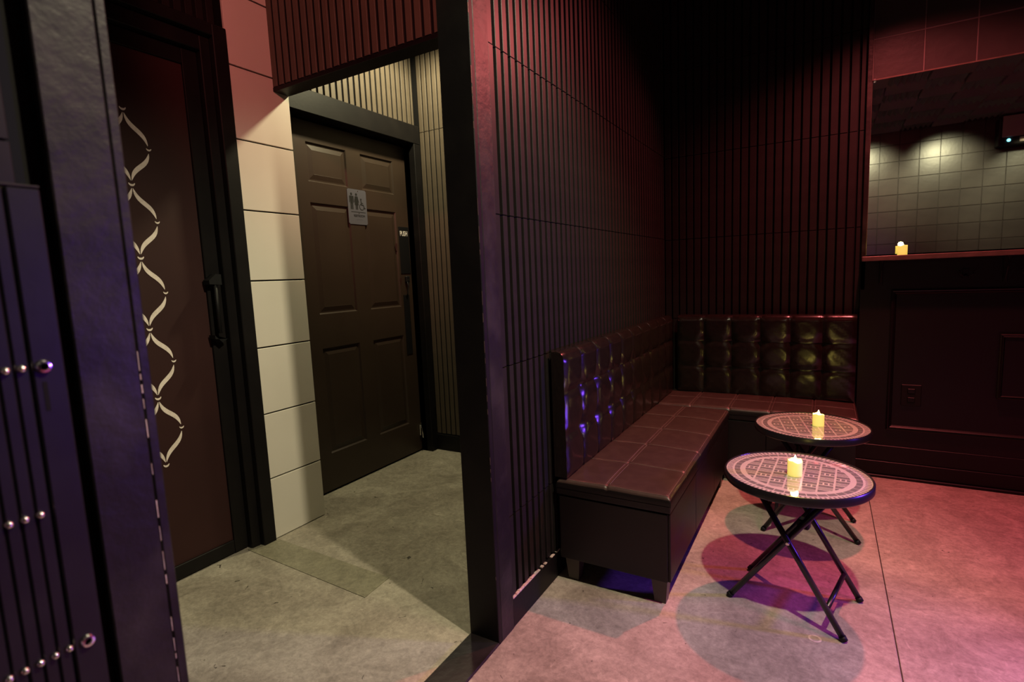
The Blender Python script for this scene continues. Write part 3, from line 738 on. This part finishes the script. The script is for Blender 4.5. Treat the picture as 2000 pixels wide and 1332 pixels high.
t2 = make_table('round mosaic-top folding table tucked close to the back bench', (-0.037, 2.655), math.radians(2), -1)

# ================================================================== CANDLES
def candle(label, loc, r, h, ph=0.0, watt=0.0, light=True):
    c = thing('candle', label, 'candle', loc, ph, 'flameless pillar candles')
    wv = lambda a, rr_: (.0028*math.sin(2*a+.6)+.0015*math.sin(5*a)+.004*max(0, math.cos(a-2.2))) if rr_ > 0 else 0
    bm = bmesh.new(); n = 40; rings = []
    for (q, z, wq) in [(r*.96, 0, 0), (r, .003, 0), (r, h*.5, 0), (r, h*.8, .5), (r, h-.002, 1), (r*.96, h, 1), (r*.88, h-.003, .8)]:
        rings.append([bm.verts.new((q*math.cos(2*PI*k/n), q*math.sin(2*PI*k/n), z+wq*wv(2*PI*k/n, 1))) for k in range(n)])
    for i in range(len(rings)-1):
        for k in range(n): bm.faces.new((rings[i][k], rings[i][(k+1) % n], rings[i+1][(k+1) % n], rings[i+1][k]))
    bm.faces.new(rings[0][::-1]); bmesh.ops.recalc_face_normals(bm, faces=bm.faces[:])
    obj('wax_body', finish(bm, 'wax_body', True), 'wax', c)
    bm = bmesh.new(); rings = []
    for (q, z) in [(r*.885, h-.003), (r*.7, h-.009), (r*.3, h-.011), (.0008, h-.011)]:
        rings.append([bm.verts.new((q*math.cos(2*PI*k/n), q*math.sin(2*PI*k/n), z+(wv(2*PI*k/n, 1)*.8 if q > r*.8 else 0))) for k in range(n)])
    for i in range(len(rings)-1):
        for k in range(n): bm.faces.new((rings[i][k], rings[i][(k+1) % n], rings[i+1][(k+1) % n], rings[i+1][k]))
    obj('glowing_top', finish(bm, 'glowing_top', True), 'waxtop', c)
    lathed('flame', 'flame', [(.0006, h-.012), (.0030, h-.009), (.0052, h-.002), (.0056, h+.003), (.0040, h+.010), (.0018, h+.016), (.0004, h+.020)], c, 16)
    if watt:
        p = point('candle_light', (loc[0], loc[1], loc[2]+h+.012), (1.0, 0.80, 0.14), watt, .012)
    return c
candle('ivory flameless candle on the table standing clear of the benches', (-0.0723, 1.9880, 0.4684), .0230, .051, 0.4, 0.7)
candle('ivory flameless candle on the table tucked by the back bench', (-0.0095, 2.6650, 0.4684), .0230, .051, 1.4, 0.7)
candle('ivory flameless candle on the ledge in front of the mirror', (0.342, 3.418, 1.2055), .0215, .048, 2.0, 0.7)

# ================================================================== FOREGROUND GATE
gt = thing('slatted_gate', 'dark ribbed gate leaf with rows of shiny round studs', 'gate', (-0.873, 0.16, 0.0))
box('gate_back', 'groove', (-.004, .002, -.30, .1405, .03, 1.312), gt)
box('end_stile', 'gate', (0.0, .012, .1075, .1415, .03, 1.316), gt, bev=.002)
n = 26
for k in range(n):
    y1 = .1050-k*.0154; box('strip', 'gate', (.002, .011, y1-.0139, y1, .03, 1.314), gt, bev=.0018)
box('top_cap', 'trim', (-.004, .013, -.30, .1415, 1.3165, 1.3195), gt, bev=.001)
def stud(y, z, r):
    lathed('stud', 'chrome', [(r, 0), (r, .0015), (r*.9, .0035), (r*.6, .0052), (.0005, .006)], gt, 20, (.0112, y, z), axis='x')
for zr, off in ((1.092, -.0005), (.9030, -.0040), (.7122, .0045)):
    for k in range(10): stud(.0980+off-k*.0154, zr, .0046)
for yy, zz in ((.1190, 1.0915), (.1225, .7105)):
    ey = lathed('eyelet', 'chrome', [(.0034, 0), (.0034, .003), (.0048, .0052), (.0070, .0048), (.0086, .002), (.0088, 0)], gt, 28, (.0122, yy, zz), axis='x')
box('slot', 'groove', (.0115, .0124, .1155, .1205, 1.034, 1.072), gt)

# ================================================================== AIR CONDITIONER (seen in the mirror)
ac = thing('air_conditioner', 'grey wall air conditioner with cyan light seen in the mirror', 'air conditioner', (1.66, YR+.001, 2.42))
box('casing', 'plate', (0.0, 0.85, 0, .17, 0, .30), ac, bev=.012, seg=2)
box('front_cover', 'acgrey', (0.03, 0.84, .17, .19, .085, .315), ac, bev=.006, seg=2)
box('louver', 'strip', (.18, .70, .168, .182, .022, .050), ac, bev=.003)
box('louver_edge', 'acgrey', (.18, .70, .168, .190, .056, .070), ac, bev=.003)
lathed('status_light', 'led', [(.010, 0), (.016, .001), (.016, .006), (.010, .007)], ac, 20, (.09, .168, .050), axis='y')
